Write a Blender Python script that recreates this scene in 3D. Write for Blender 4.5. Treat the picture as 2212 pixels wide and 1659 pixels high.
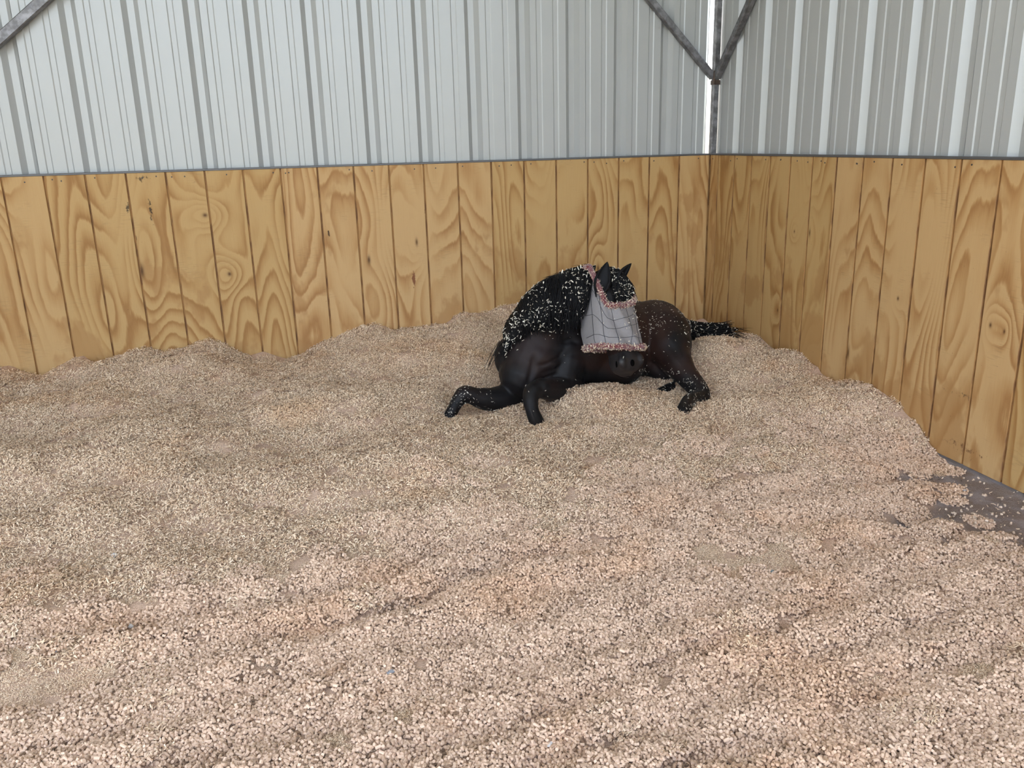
import bpy, bmesh, math, random
import numpy as np
from mathutils import Vector, Matrix, noise as mnoise
from mathutils.bvhtree import BVHTree

for o in list(bpy.data.objects):
    bpy.data.objects.remove(o, do_unlink=True)
SC = bpy.context.scene
COL = SC.collection
rng = random.Random(7)
nrg = np.random.default_rng(7)

# ------------------------------------------------------------------ camera
CAM_POS = Vector((-2.5624, -5.0392, 1.3392))
CAM_R = Vector((0.96954566, -0.24363436, -0.02497014))
CAM_U = Vector((0.09091363, 0.26335977, 0.96040426))
CAM_F = Vector((0.22741135, 0.93342591, -0.27748901))
FOC = 1805.39
cd = bpy.data.cameras.new('camera')
cam = bpy.data.objects.new('camera', cd)
COL.objects.link(cam)
M = Matrix.Identity(4)
for i in range(3):
    M[i][0] = CAM_R[i]; M[i][1] = CAM_U[i]; M[i][2] = -CAM_F[i]; M[i][3] = CAM_POS[i]
cam.matrix_world = M
cd.sensor_fit = 'HORIZONTAL'
cd.sensor_width = 36.0
cd.lens = FOC / 2212.0 * 36.0
cd.clip_start = 0.05
SC.camera = cam

def at(px, py, Y):
    """world point on the plane y=Y seen at photo pixel (px, py)"""
    d = CAM_F + CAM_R * ((px - 1106.0) / FOC) - CAM_U * ((py - 829.5) / FOC)
    t = (Y - CAM_POS.y) / d.y
    return CAM_POS + d * t

# ------------------------------------------------------------------ world, sun, exposure
w = bpy.data.worlds.new('World'); SC.world = w
w.use_nodes = True
nt = w.node_tree; nt.nodes.clear()
sky = nt.nodes.new('ShaderNodeTexSky'); sky.sky_type = 'NISHITA'
sky.sun_disc = False
sky.sun_elevation = math.radians(52); sky.sun_rotation = math.radians(-30)
sky.air_density = 1.0; sky.dust_density = 3.0
bg = nt.nodes.new('ShaderNodeBackground'); bg.inputs[1].default_value = 0.34
hs = nt.nodes.new('ShaderNodeHueSaturation'); hs.inputs['Saturation'].default_value = 0.6
out = nt.nodes.new('ShaderNodeOutputWorld')
nt.links.new(sky.outputs[0], hs.inputs['Color']); nt.links.new(hs.outputs[0], bg.inputs[0]); nt.links.new(bg.outputs[0], out.inputs[0])
sl = bpy.data.lights.new('sun', 'SUN'); sl.energy = 3.0; sl.angle = math.radians(0.6); sl.color = (1, 0.95, 0.87)
sun = bpy.data.objects.new('sun', sl); COL.objects.link(sun)
# sun stands behind the shed (towards +y, -x): the open front faces away from it
sdir = Vector((math.sin(math.radians(-30)) * math.cos(math.radians(52)), math.cos(math.radians(-30)) * math.cos(math.radians(52)), math.sin(math.radians(52))))
sun.rotation_euler = sdir.to_track_quat('Z', 'Y').to_euler()
SC.view_settings.view_transform = 'Standard'
SC.view_settings.look = 'None'
SC.view_settings.gamma = 1.0
SC.view_settings.use_curve_mapping = False
SC.view_settings.exposure = 1.86
SC.cycles.max_bounces = 4
SC.cycles.diffuse_bounces = 3
SC.cycles.glossy_bounces = 2
SC.cycles.transmission_bounces = 2
SC.cycles.transparent_max_bounces = 4
SC.cycles.use_adaptive_sampling = True
SC.cycles.adaptive_threshold = 0.05
SC.cycles.adaptive_min_samples = 12
SC.cycles.caustics_reflective = False
SC.cycles.caustics_refractive = False

# ------------------------------------------------------------------ helpers
def tag(o, label=None, cat=None, group=None, kind=None):
    if label: o['label'] = label
    if cat: o['category'] = cat
    if group: o['group'] = group
    if kind: o['kind'] = kind
    return o

def link(name, me, mat=None, parent=None):
    o = bpy.data.objects.new(name, me)
    COL.objects.link(o)
    if mat and me and not me.materials: me.materials.append(mat)
    if parent: o.parent = parent
    return o

def empty(name, loc=(0, 0, 0)):
    o = bpy.data.objects.new(name, None); COL.objects.link(o)
    o.location = loc; o.empty_display_size = 0.1
    return o

def mesh_from(name, verts, faces, smooth=False):
    me = bpy.data.meshes.new(name)
    me.from_pydata([tuple(v) for v in verts], [], faces)
    me.update()
    if smooth: me.polygons.foreach_set('use_smooth', [True] * len(me.polygons))
    return me

def box_mesh(name, lo, hi, bevel=0.0):
    bm = bmesh.new()
    bmesh.ops.create_cube(bm, size=1)
    for v in bm.verts:
        v.co = Vector([(lo[i] + hi[i]) / 2 + v.co[i] * (hi[i] - lo[i]) for i in range(3)])
    if bevel: bmesh.ops.bevel(bm, geom=bm.edges[:], offset=bevel, segments=1, affect='EDGES')
    me = bpy.data.meshes.new(name); bm.to_mesh(me); bm.free()
    return me

def frame_for(d, hint):
    d = d.normalized()
    s = d.cross(hint)
    if s.length < 1e-5: s = d.cross(Vector((1, 0.3, 0.2)))
    s.normalize()
    return s, s.cross(d)

def loft(rings, closed=True):
    """rings: list of lists of Vectors with equal length -> verts, faces with capped ends"""
    n = len(rings[0]); V = []; F = []
    for r in rings: V += r
    for i in range(len(rings) - 1):
        for j in range(n if closed else n - 1):
            k = (j + 1) % n
            F.append((i * n + j, i * n + k, (i + 1) * n + k, (i + 1) * n + j))
    if closed:
        F.append(tuple(range(n - 1, -1, -1)))
        F.append(tuple(range((len(rings) - 1) * n, len(rings) * n)))
    return V, F

def tube(pts, rads, hint=Vector((0, 0, 1)), n=16, round_ends=True, sub=4):
    """tapered tube; rads: r or (side, up) per point; smooth spline between the points"""
    pts = [Vector(p) for p in pts]
    rads = [(r, r) if isinstance(r, (int, float)) else r for r in rads]
    P = []; R = []
    m = len(pts)
    for i in range(m - 1):
        p0 = pts[max(i - 1, 0)]; p1 = pts[i]; p2 = pts[i + 1]; p3 = pts[min(i + 2, m - 1)]
        for s in range(sub):
            t = s / sub
            P.append(0.5 * ((2 * p1) + (p2 - p0) * t + (2 * p0 - 5 * p1 + 4 * p2 - p3) * t * t + (3 * p1 - p0 - 3 * p2 + p3) * t ** 3))
            e = t * t * (3 - 2 * t)
            R.append((rads[i][0] * (1 - e) + rads[i + 1][0] * e, rads[i][1] * (1 - e) + rads[i + 1][1] * e))
    P.append(pts[-1]); R.append(rads[-1])
    if round_ends:
        d0 = (P[1] - P[0]).normalized(); d1 = (P[-1] - P[-2]).normalized()
        a, b = R[0]; e, f = R[-1]
        pre = []; post = []
        for ang in (80, 55, 28):
            c = math.cos(math.radians(ang)); s = math.sin(math.radians(ang))
            pre.append((P[0] - d0 * s * min(a, b), (a * c, b * c)))
            post.append((P[-1] + d1 * s * min(e, f), (e * c, f * c)))
        P = [q for q, _ in pre] + P + [q for q, _ in reversed(post)]
        R = [q for _, q in pre] + R + [q for _, q in reversed(post)]
    rings = []
    for i, p in enumerate(P):
        d = P[min(i + 1, len(P) - 1)] - P[max(i - 1, 0)]
        s, u = frame_for(d, hint)
        rings.append([p + s * (math.cos(2 * math.pi * j / n) * R[i][0]) + u * (math.sin(2 * math.pi * j / n) * R[i][1]) for j in range(n)])
    return loft(rings)

class MB:
    """collects shapes into one mesh"""
    def __init__(s): s.V = []; s.F = []
    def add(s, vf):
        V, F = vf; k = len(s.V)
        s.V += [tuple(v) for v in V]; s.F += [tuple(i + k for i in f) for f in F]
        return s
    def mesh(s, name, smooth=True): return mesh_from(name, s.V, s.F, smooth)

# ------------------------------------------------------------------ node helper
class NT:
    def __init__(s, name):
        s.mat = bpy.data.materials.new(name); s.mat.use_nodes = True
        s.t = s.mat.node_tree; s.t.nodes.clear()
        s.out = s.t.nodes.new('ShaderNodeOutputMaterial')
        s.p = s.t.nodes.new('ShaderNodeBsdfPrincipled')
        s.t.links.new(s.p.outputs[0], s.out.inputs[0])
    def n(s, kind, **kw):
        x = s.t.nodes.new('ShaderNode' + kind)
        for k, v in kw.items(): setattr(x, k, v)
        return x
    def put(s, sock, v):
        if isinstance(v, bpy.types.NodeSocket): s.t.links.new(v, sock)
        elif v is not None: sock.default_value = v
    def math(s, op, a, b=None, c=None, clamp=False):
        x = s.n('Math', operation=op, use_clamp=clamp)
        s.put(x.inputs[0], a); s.put(x.inputs[1], b); s.put(x.inputs[2], c)
        return x.outputs[0]
    def mix(s, f, a, b, mode='MIX'):
        x = s.n('Mix', data_type='RGBA', blend_type=mode)
        s.put(x.inputs[0], f)
        s.put(x.inputs[6], a if isinstance(a, bpy.types.NodeSocket) else (*a, 1))
        s.put(x.inputs[7], b if isinstance(b, bpy.types.NodeSocket) else (*b, 1))
        return x.outputs[2]
    def noise(s, vec, scale, detail=2, rough=0.5, dim='3D', dist=0.0, w=None):
        x = s.n('TexNoise', noise_dimensions=dim)
        s.put(x.inputs['Vector'], vec); x.inputs['Scale'].default_value = scale
        x.inputs['Detail'].default_value = detail; x.inputs['Roughness'].default_value = rough
        x.inputs['Distortion'].default_value = dist
        return x.outputs[0]
    def pos(s): return s.n('NewGeometry').outputs['Position']
    def obj(s): return s.n('TexCoord').outputs['Object']
    def xyz(s, v):
        x = s.n('SeparateXYZ'); s.put(x.inputs[0], v); return x.outputs
    def vec(s, a, b, c):
        x = s.n('CombineXYZ'); s.put(x.inputs[0], a); s.put(x.inputs[1], b); s.put(x.inputs[2], c); return x.outputs[0]
    def ramp(s, f, stops, interp='LINEAR'):
        x = s.n('ValToRGB'); x.color_ramp.interpolation = interp
        els = x.color_ramp.elements
        while len(els) < len(stops): els.new(0.5)
        for e, (p, c) in zip(els, stops):
            e.position = p; e.color = (*c, 1) if len(c) == 3 else c
        s.put(x.inputs[0], f); return x.outputs[0]
    def smooth(s, v, a, b):
        x = s.n('MapRange', interpolation_type='SMOOTHSTEP'); s.put(x.inputs[0], v)
        x.inputs[1].default_value = a; x.inputs[2].default_value = b
        return x.outputs[0]
    def bump(s, h, strength=0.3, dist=0.002):
        x = s.n('Bump'); x.inputs['Strength'].default_value = strength; x.inputs['Distance'].default_value = dist
        s.put(x.inputs['Height'], h); s.t.links.new(x.outputs[0], s.p.inputs['Normal'])
    def set(s, **kw):
        names = dict(color='Base Color', rough='Roughness', metal='Metallic', spec='Specular IOR Level', sheen='Sheen Weight', alpha='Alpha')
        for k, v in kw.items():
            if k == 'color' and not isinstance(v, bpy.types.NodeSocket): v = (*v, 1)
            s.put(s.p.inputs[names[k]], v)
        return s

def lin(r, g, b):
    f = lambda c: ((c / 255) / 12.92) if c / 255 <= 0.04045 else (((c / 255) + 0.055) / 1.055) ** 2.4
    return (f(r), f(g), f(b))

# ------------------------------------------------------------------ materials of the shell
def wood_material(name, axis, s_off, knots, spots, sgn=1):
    m = NT(name)
    P = m.xyz(m.pos())
    s = P[axis]; z = P[2]
    sheet = m.math('FLOOR', m.math('DIVIDE', m.math('ADD', s, s_off), 1.2192))
    so = m.math('MULTIPLY', sheet, 7.31)
    q = m.vec(m.math('MULTIPLY', s, 1.0), m.math('MULTIPLY', z, 0.24), so)
    n1 = m.noise(q, 2.6, 1.5, 0.42)
    q2 = m.vec(m.math('MULTIPLY', s, 1.0), m.math('MULTIPLY', z, 0.22), m.math('ADD', so, 3.3))
    n2 = m.noise(q2, 17.0, 3.0, 0.6)
    n3 = m.noise(m.vec(s, m.math('MULTIPLY', z, 0.05), so), 160.0, 2.0, 0.6)
    f = m.math('ADD', m.math('MULTIPLY', n1, 21.0), m.math('MULTIPLY', n2, 0.62))
    f = m.math('ADD', f, m.math('MULTIPLY', n3, 0.16))
    f = m.math('ADD', f, m.math('MULTIPLY', z, 0.55))
    f = m.math('ADD', f, m.math('MULTIPLY', s, 1.1))
    core = None
    for (ks, kz, amp, rs, rz) in knots:
        dx = m.math('DIVIDE', m.math('SUBTRACT', s, ks), rs)
        dz = m.math('DIVIDE', m.math('SUBTRACT', z, kz), rz)
        r2 = m.math('ADD', m.math('MULTIPLY', dx, dx), m.math('MULTIPLY', dz, dz))
        g = m.math('EXPONENT', m.math('MULTIPLY', r2, -1.0))
        f = m.math('ADD', f, m.math('MULTIPLY', g, amp))
        c = m.math('EXPONENT', m.math('MULTIPLY', r2, -60.0))
        core = c if core is None else m.math('MAXIMUM', core, c)
    fr = m.math('FRACT', f)
    broad = m.noise(m.vec(s, m.math('MULTIPLY', z, 0.45), m.math('ADD', so, 9.0)), 3.1, 2.0, 0.5)
    band = m.ramp(fr, [(0.0, (0, 0, 0)), (0.30, (0.06,) * 3), (0.58, (0.45,) * 3), (0.84, (1, 1, 1)), (0.90, (0.8,) * 3), (1.0, (0.02,) * 3)])
    band = m.math('MULTIPLY', band, m.smooth(broad, 0.30, 0.60))
    tone = m.math('ADD', m.math('MULTIPLY', band, 0.86), m.math('MULTIPLY', n3, 0.13))
    col = m.ramp(tone, [(0.0, (0.56, 0.355, 0.155)), (0.42, (0.468, 0.268, 0.103)), (0.75, (0.39, 0.202, 0.071)), (1.0, (0.345, 0.168, 0.057))])
    # sheet to sheet tint
    wn = m.n('TexWhiteNoise', noise_dimensions='1D'); m.put(wn.inputs['W'], so)
    tint = m.math('ADD', 0.93, m.math('MULTIPLY', wn.outputs['Value'], 0.12))
    tv = m.vec(tint, tint, m.math('MULTIPLY', tint, m.math('ADD', 0.93, m.math('MULTIPLY', wn.outputs['Value'], 0.13))))
    col = m.mix(1.0, col, tv, 'MULTIPLY')
    # greyed knife marks across the grain and damp patches with their own ragged outline
    kn = m.noise(m.vec(m.math('MULTIPLY', s, 0.10), z, so), 210.0, 1.0, 0.5)
    kmask = m.smooth(m.noise(m.vec(s, z, m.math('ADD', so, 5.0)), 5.0, 3.0, 0.6), 0.52, 0.72)
    col = m.mix(m.math('MULTIPLY', m.math('MULTIPLY', m.smooth(kn, 0.50, 0.72), kmask), 0.32), col, (0.26, 0.165, 0.075))
    damp = m.math('ADD', m.noise(m.vec(s, m.math('MULTIPLY', z, 0.55), m.math('ADD', so, 20.0)), 4.5, 4.0, 0.55), m.math('MULTIPLY', z, -0.16))
    col = m.mix(m.math('MULTIPLY', m.smooth(damp, 0.455, 0.52), 0.55), col, (0.375, 0.19, 0.066))
    # small black and red marks
    speck = m.noise(m.vec(s, z, 2.0), 95.0, 1.0, 0.5)
    col = m.mix(m.math('MULTIPLY', m.smooth(speck, 0.765, 0.80), 0.5), col, (0.10, 0.055, 0.025))
    nn = m.noise(m.vec(m.math('MULTIPLY', s, 1.3), m.math('MULTIPLY', z, 1.0), 4.0), 34.0, 4.0, 0.7)
    for (ks, kz, rs, rz, c, th) in spots:
        dx = m.math('DIVIDE', m.math('SUBTRACT', s, ks), rs)
        dz = m.math('DIVIDE', m.math('SUBTRACT', z, kz), rz)
        r2 = m.math('ADD', m.math('MULTIPLY', dx, dx), m.math('MULTIPLY', dz, dz))
        g = m.math('EXPONENT', m.math('MULTIPLY', r2, -1.0))
        k = m.smooth(m.math('ADD', m.math('MULTIPLY', g, 0.5), m.math('MULTIPLY', nn, 0.75)), th, th + 0.10)
        col = m.mix(m.math('MULTIPLY', k, 0.85), col, c)
    if core is not None:
        col = m.mix(core, col, (0.12, 0.055, 0.02))
    m.set(color=col, rough=0.62, spec=0.25)
    m.bump(m.math('ADD', m.math('MULTIPLY', band, -0.4), n3), 0.25, 0.0012)
    return m.mat

W_BACK = wood_material('plywood_back', 0, 0.2093, [(-2.986, 0.655, 3.2, .085, .10), (-3.079, 0.991, 4.2, .10, .09), (-1.90, 0.78, 3.5, .06, .17), (-2.19, 0.69, 2.5, .07, .2), (-3.45, .70, 2.0, .1, .3), (-0.75, .55, 2.5, .06, .2)],
    [(-3.47, 1.05, .035, .075, (.035, .02, .012), .80), (-3.36, 1.03, .02, .15, (.03, .018, .012), .80), (-3.38, 1.20, .10, .035, (.05, .03, .016), .80), (-3.457, .88, .008, .04, (.06, .02, .008), .70), (-1.93, .56, .016, .065, (.17, .045, .018), .66), (-1.838, .965, .007, .03, (.05, .015, .006), .66), (-2.41, .86, .008, .03, (.03, .012, .006), .68)])
W_RIGHT = wood_material('plywood_right', 1, 0.1149, [(-1.008, .843, 2.4, .04, .06), (-1.866, .625, 1.8, .05, .07), (-2.40, .611, 2.2, .05, .08), (-2.47, .60, 2.0, .04, .07), (-.895, .394, 1.6, .05, .09), (-1.55, .3, 1.6, .07, .25), (-1.15, .85, -2.0, .05, .15)],
    [(-2.3, .30, .28, .03, (.14, .085, .04), .86), (-2.35, .08, .30, .06, (.17, .075, .03), .84)], -1)

m = NT('steel_sheet_white')
pp = m.pos()
nn = m.noise(pp, 2.0, 2, 0.5)
m.set(color=m.mix(nn, (0.41, 0.408, 0.394), (0.445, 0.443, 0.43)), rough=0.30, spec=1.0)
m.bump(m.noise(pp, 7.0, 1, .4), 0.05, 0.004)
SHEET = m.mat
m = NT('bare_steel_tube')
nn = m.noise(m.pos(), 26.0, 4, 0.6); n2 = m.noise(m.pos(), 5.0, 2, .5)
m.set(color=m.mix(m.smooth(nn, .35, .7), (0.14, 0.13, 0.13), (0.29, 0.28, 0.285)), metal=0.55, rough=m.math('ADD', 0.34, m.math('MULTIPLY', n2, 0.25)))
STEEL = m.mat
m = NT('weld_rust')
m.set(color=m.mix(m.noise(m.pos(), 60, 3), (0.05, 0.035, 0.03), (0.13, 0.075, 0.045)), metal=0.3, rough=0.55)
WELD = m.mat
m = NT('edge_trim_steel'); m.set(color=(0.13, 0.125, 0.125), metal=0.4, rough=0.5); TRIM = m.mat
m = NT('nail_steel'); m.set(color=(0.09, 0.075, 0.07), metal=0.4, rough=0.6); NAIL = m.mat
m = NT('groove_wood')
m.set(color=m.mix(m.smooth(m.noise(m.vec(m.xyz(m.pos())[0], m.xyz(m.pos())[1], m.math('MULTIPLY', m.xyz(m.pos())[2], .3)), 30, 3), .45, .62), (0.42, 0.215, 0.072), (0.25, 0.115, 0.042)), rough=0.75); GROOVE = m.mat
m = NT('packed_floor')
pp = m.pos()
nn = m.noise(pp, 9.0, 4, .6); ns = m.noise(pp, 330.0, 2, .6)
c = m.mix(m.smooth(nn, .35, .7), (0.27, 0.205, 0.175), (0.37, 0.315, 0.31))
c = m.mix(m.smooth(ns, .58, .70), c, (0.34, 0.30, 0.28))
m.set(color=c, rough=0.9, spec=.2); m.bump(ns, .5, .003)
FLOOR = m.mat
m = NT('outside_grass')
m.set(color=m.mix(m.noise(m.pos(), 1.2, 5, .6), (0.30, 0.32, 0.20), (0.44, 0.43, 0.37)), rough=0.9); GRASS = m.mat
m = NT('roof_sheet'); m.set(color=(0.55, 0.57, 0.55), rough=0.4); ROOFM = m.mat

# ------------------------------------------------------------------ the shed: floor, ground, roof
XL, YF = -6.1, -6.8
WOOD_T, WOOD_H = 0.016, 1.232
EAVE = 2.46
def struct(name, me, mat): return tag(link(name, me, mat), kind='structure')
floor = struct('floor', box_mesh('floor', (XL - .1, YF, -0.10), (0.10, 0.10, 0.0)), FLOOR)
tag(floor, 'dark packed floor showing along the right wooden wall', 'floor')
ground = struct('ground', box_mesh('ground', (-40, -45, -0.30), (40, 40, -0.11)), GRASS)
tag(ground, 'grassy ground outside the open front of the shed', 'ground')
rise = 0.36  # roof is out of view; its pitch is shaped to admit more daylight
roof = struct('ceiling', mesh_from('ceiling', [(XL - .3, .3, EAVE), (.3, .3, EAVE), (.3, YF - .4, EAVE + rise * 7), (XL - .3, YF - .4, EAVE + rise * 7), (XL - .3, .3, EAVE + .04), (.3, .3, EAVE + .04), (.3, YF - .4, EAVE + rise * 7 + .04), (XL - .3, YF - .4, EAVE + rise * 7 + .04)],
    [(0, 1, 2, 3), (7, 6, 5, 4), (0, 4, 5, 1), (1, 5, 6, 2), (2, 6, 7, 3), (3, 7, 4, 0)]), ROOFM)
tag(roof, 'unseen plain metal roof sloping over the shed', 'ceiling')

# ------------------------------------------------------------------ ribbed steel sheets
PITCH = 0.3047
def sheet_profile(u0, u1, start):
    """(u, depth) polyline between u0 and u1; major troughs begin at start + k*PITCH (in +u)"""
    cell = [(0, 0), (.026, .028), (.060, .028), (.086, 0), (.122, 0), (.128, .004), (.152, .004), (.158, 0), (.224, 0), (.230, .004), (.254, .004), (.260, 0)]
    pts = []
    k0 = int(math.floor((u0 - start) / PITCH)) - 1
    k1 = int(math.ceil((u1 - start) / PITCH)) + 1
    allp = [(start + k * PITCH + a, d) for k in range(k0, k1 + 1) for a, d in cell]
    def val(u):
        for (a, da), (b, db) in zip(allp, allp[1:]):
            if a <= u <= b: return da + (db - da) * ((u - a) / (b - a) if b > a else 0)
        return 0
    pts = [(u0, val(u0))] + [q for q in allp if u0 < q[0] < u1] + [(u1, val(u1))]
    return pts

def sheet_mesh(prof, z0, z1, place, t=0.0012):
    """place(u, depth, z) -> world; closed thin sheet"""
    V = []; F = []
    n = len(prof)
    zt = z1 if callable(z1) else (lambda u: z1)
    for (u, d) in prof:
        V += [place(u, d, z0), place(u, d, zt(u)), place(u, d + t, z0), place(u, d + t, zt(u))]
    for i in range(n - 1):
        a = 4 * i; b = a + 4
        F += [(a, b, b + 1, a + 1), (b + 2, a + 2, a + 3, b + 3), (a, a + 2, b + 2, b), (a + 1, b + 1, b + 3, a + 3)]
    F += [(0, 1, 3, 2), (4 * n - 4, 4 * n - 2, 4 * n - 1, 4 * n - 3)]
    return mesh_from('metal_sheet', V, F)

METAL_OFF = 0.062
wall_back = empty('wall_back', (0, 0, 0)); tag(wall_back, 'back wall of white ribbed steel above wooden kickboards', 'wall', kind='structure')
wall_right = empty('wall_right', (0, 0, 0)); tag(wall_right, 'right wall of white ribbed steel above wooden kickboards', 'wall', kind='structure')
wall_left = empty('wall_left', (0, 0, 0)); tag(wall_left, 'left wall of white ribbed steel outside the picture', 'wall', kind='structure')
RB0 = -3.983
seam = RB0 + .0645
xs = []
k = -3
while True:
    a = seam + k * 3 * PITCH; k += 1
    if a > 0: break
    b = min(a + 3 * PITCH + 0.018, 0.0075)
    if b - a < .05: continue
    a = max(a, XL - .05)
    if b <= XL: continue
    xs.append((a, b))
for i, (a, b) in enumerate(xs):
    off = METAL_OFF
    # each sheet leans 2 mm back at its lapped left edge
    link('metal_sheet', sheet_mesh(sheet_profile(a, b, RB0), 0.02, EAVE - .005, lambda u, d, z, a=a, b=b: (u, METAL_OFF + d + .0030 * (1 - (u - a) / (b - a)), z)), SHEET, wall_back)
# right wall: u runs from the corner towards the camera (u = -y)
RR0 = 1.083 - PITCH * 4
us = []
seam = RR0 + .0645 + PITCH
k = -1
while True:
    a = seam + k * 3 * PITCH; k += 1
    if a > -YF: break
    b = min(a + 3 * PITCH + .018, -YF)
    a = max(a, -0.06)
    if b - a < .05: continue
    us.append((a, b))
top_r = lambda u: EAVE - .005 + rise * (u + .06)
for (a, b) in us:
    link('metal_sheet', sheet_mesh(sheet_profile(a, b, RR0), 0.02, top_r, lambda u, d, z, a=a, b=b: (METAL_OFF + d + .0030 * (1 - (u - a) / (b - a)), -u, z)), SHEET, wall_right)
    if b < 3.4: link('metal_sheet', sheet_mesh(sheet_profile(a, b, RR0), 0.02, top_r, lambda u, d, z: (XL - .06 - d, -u, z)), SHEET, wall_left)  # unseen left wall stops short, its length shaped for the side light

# ------------------------------------------------------------------ wooden kickboards: planks, backing, nails
GRV, GRV_R = 0.0072, 0.0098
def plank_mesh(wd):
    bm = bmesh.new(); bmesh.ops.create_cube(bm, size=1)
    for v in bm.verts: v.co = Vector((v.co.x * wd, v.co.y * .011 + .0055, v.co.z * (WOOD_H - .012) + (WOOD_H - .012) / 2 + .012))
    ed = [e for e in bm.edges if all(v.co.y < .001 for v in e.verts)]
    bmesh.ops.bevel(bm, geom=ed, offset=.0022, segments=1, affect='EDGES')
    bm.normal_update()
    for f in bm.faces:
        if abs(f.normal.x) > .5: f.material_index = 1     # groove edges take a darker wood colour than the faces
    me = bpy.data.meshes.new('plank'); bm.to_mesh(me); bm.free(); return me
full_plank = plank_mesh(.2032 - GRV)
full_plank.materials.append(W_BACK); full_plank.materials.append(GROOVE)
full_plank_r = plank_mesh(.2032 - GRV_R); full_plank_r.materials.append(W_RIGHT); full_plank_r.materials.append(GROOVE)
nail_bm = bmesh.new()
bmesh.ops.create_cone(nail_bm, cap_ends=True, segments=8, radius1=.0042, radius2=.0036, depth=.0022)
bmesh.ops.rotate(nail_bm, verts=nail_bm.verts, cent=(0, 0, 0), matrix=Matrix.Rotation(math.pi / 2, 3, 'X'))
nail_me = bpy.data.meshes.new('nail'); nail_bm.to_mesh(nail_me); nail_bm.free(); nail_me.materials.append(NAIL)
def plank(parent, s_mid, wd, side):
    if abs(wd - .2032) < .002: me = full_plank if side == 'b' else full_plank_r
    else:
        me = plank_mesh(wd - (GRV if side == 'b' else GRV_R)); me.materials.append(W_BACK if side == 'b' else W_RIGHT); me.materials.append(GROOVE)
    o = link('plank', me, None, parent)
    j = rng.uniform(-.0006, .0006)
    if side == 'b': o.location = (s_mid, j, 0)
    else:
        o.location = (j, s_mid, 0); o.rotation_euler = (0, 0, -math.pi / 2)
    for q in range(1 if rng.random() < .75 else 2):
        nl = link('nail', nail_me, None, o)
        nl.location = (rng.uniform(-.4, .4) * wd, -.0006, WOOD_H - rng.uniform(.018, .032))
g = 0.0; nxt = -0.2093
while g > XL + .05:
    plank(wall_back, (g + nxt) / 2, g - nxt, 'b'); g = nxt; nxt = max(nxt - .2032, XL)
g = 0.0; nxt = -0.1149
while g > YF + .05:
    plank(wall_right, (g + nxt) / 2 - (.008 if g == 0 else 0) / 2, g - nxt - (.008 if g == 0 else 0), 'r'); g = nxt; nxt = max(nxt - .2032, YF)
link('backing', box_mesh('backing', (XL, .0095, .012), (.0165, WOOD_T, WOOD_H - .002)), GROOVE, wall_back)
link('backing', box_mesh('backing', (.0095, YF, .012), (WOOD_T, -.002, WOOD_H - .002)), GROOVE, wall_right)
t1 = struct('trim_1', box_mesh('trim_1', (XL, -.0035, WOOD_H - .001), (-.002, METAL_OFF - .004, WOOD_H + .009), .001), TRIM)
tag(t1, 'thin dark steel strip capping the back kickboards', 'trim')
t2 = struct('trim_2', box_mesh('trim_2', (-.0035, YF, WOOD_H - .001), (METAL_OFF - .004, -.004, WOOD_H + .009), .001), TRIM)
tag(t2, 'thin dark steel strip capping the right kickboards', 'trim')

# ------------------------------------------------------------------ steel posts and braces
def sq_tube(a, b, s, hint=Vector((0, 1, 0))):
    a = Vector(a); b = Vector(b); d = (b - a).normalized()
    x, y = frame_for(d, hint)
    h = s / 2; c = .004
    ring = [(h, -h + c), (h, h - c), (h - c, h), (-h + c, h), (-h, h - c), (-h, -h + c), (-h + c, -h), (h - c, -h)]
    return loft([[a + x * p + y * q for p, q in ring], [b + x * p + y * q for p, q in ring]])
cp = empty('corner_post', (.037, .040, 0)); tag(cp, 'bare steel corner post with two diagonal braces forming a Y', 'post')
def part(name, vf, mat, parent, smooth=False):
    V, F = vf
    L = Vector(parent.location)
    return link(name, mesh_from(name, [Vector(v) - L for v in V], F, smooth), mat, parent)
part('post', sq_tube((.037, .040, 0.0), (.037, .040, EAVE + .0), .038), STEEL, cp)
part('brace', sq_tube((.018, .039, 1.70), (-.72, .039, 2.452), .040), STEEL, cp)
part('brace', sq_tube((.036, .018, 1.70), (.036, -.72, 2.452), .040, Vector((1, 0, 0))), STEEL, cp)
part('weld_plate', sq_tube((.037, .040, 1.655), (.037, .040, 1.682), .046), WELD, cp)
part('weld_bead', tube([(.014, .014, 1.665), (.017, .016, 1.70), (.016, .018, 1.735)], [.006, .008, .004], n=8), WELD, cp, True)
lp = empty('wall_post', (-4.30, .036, 0)); tag(lp, 'bare steel wall post with a diagonal brace at the left edge', 'post')
part('post', sq_tube((-4.30, .036, 0), (-4.30, .036, EAVE), .044), STEEL, lp)
part('brace', sq_tube((-4.30, .02, 1.632), (-3.285, .02, 2.452), .05), STEEL, lp)
part('brace', sq_tube((-4.30, .02, 1.632), (-5.315, .02, 2.452), .05), STEEL, lp)

# ------------------------------------------------------------------ bedding surface
def vnoise(x, y, seed):
    r = np.random.default_rng(seed); T = r.random((64, 64))
    xi = np.floor(x).astype(int); yi = np.floor(y).astype(int)
    fx = x - xi; fy = y - yi
    fx = fx * fx * fx * (fx * (fx * 6 - 15) + 10); fy = fy * fy * fy * (fy * (fy * 6 - 15) + 10)
    a = T[xi % 64, yi % 64]; b = T[(xi + 1) % 64, yi % 64]; c = T[xi % 64, (yi + 1) % 64]; d = T[(xi + 1) % 64, (yi + 1) % 64]
    return (a * (1 - fx) + b * fx) * (1 - fy) + (c * (1 - fx) + d * fx) * fy - 0.5

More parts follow.
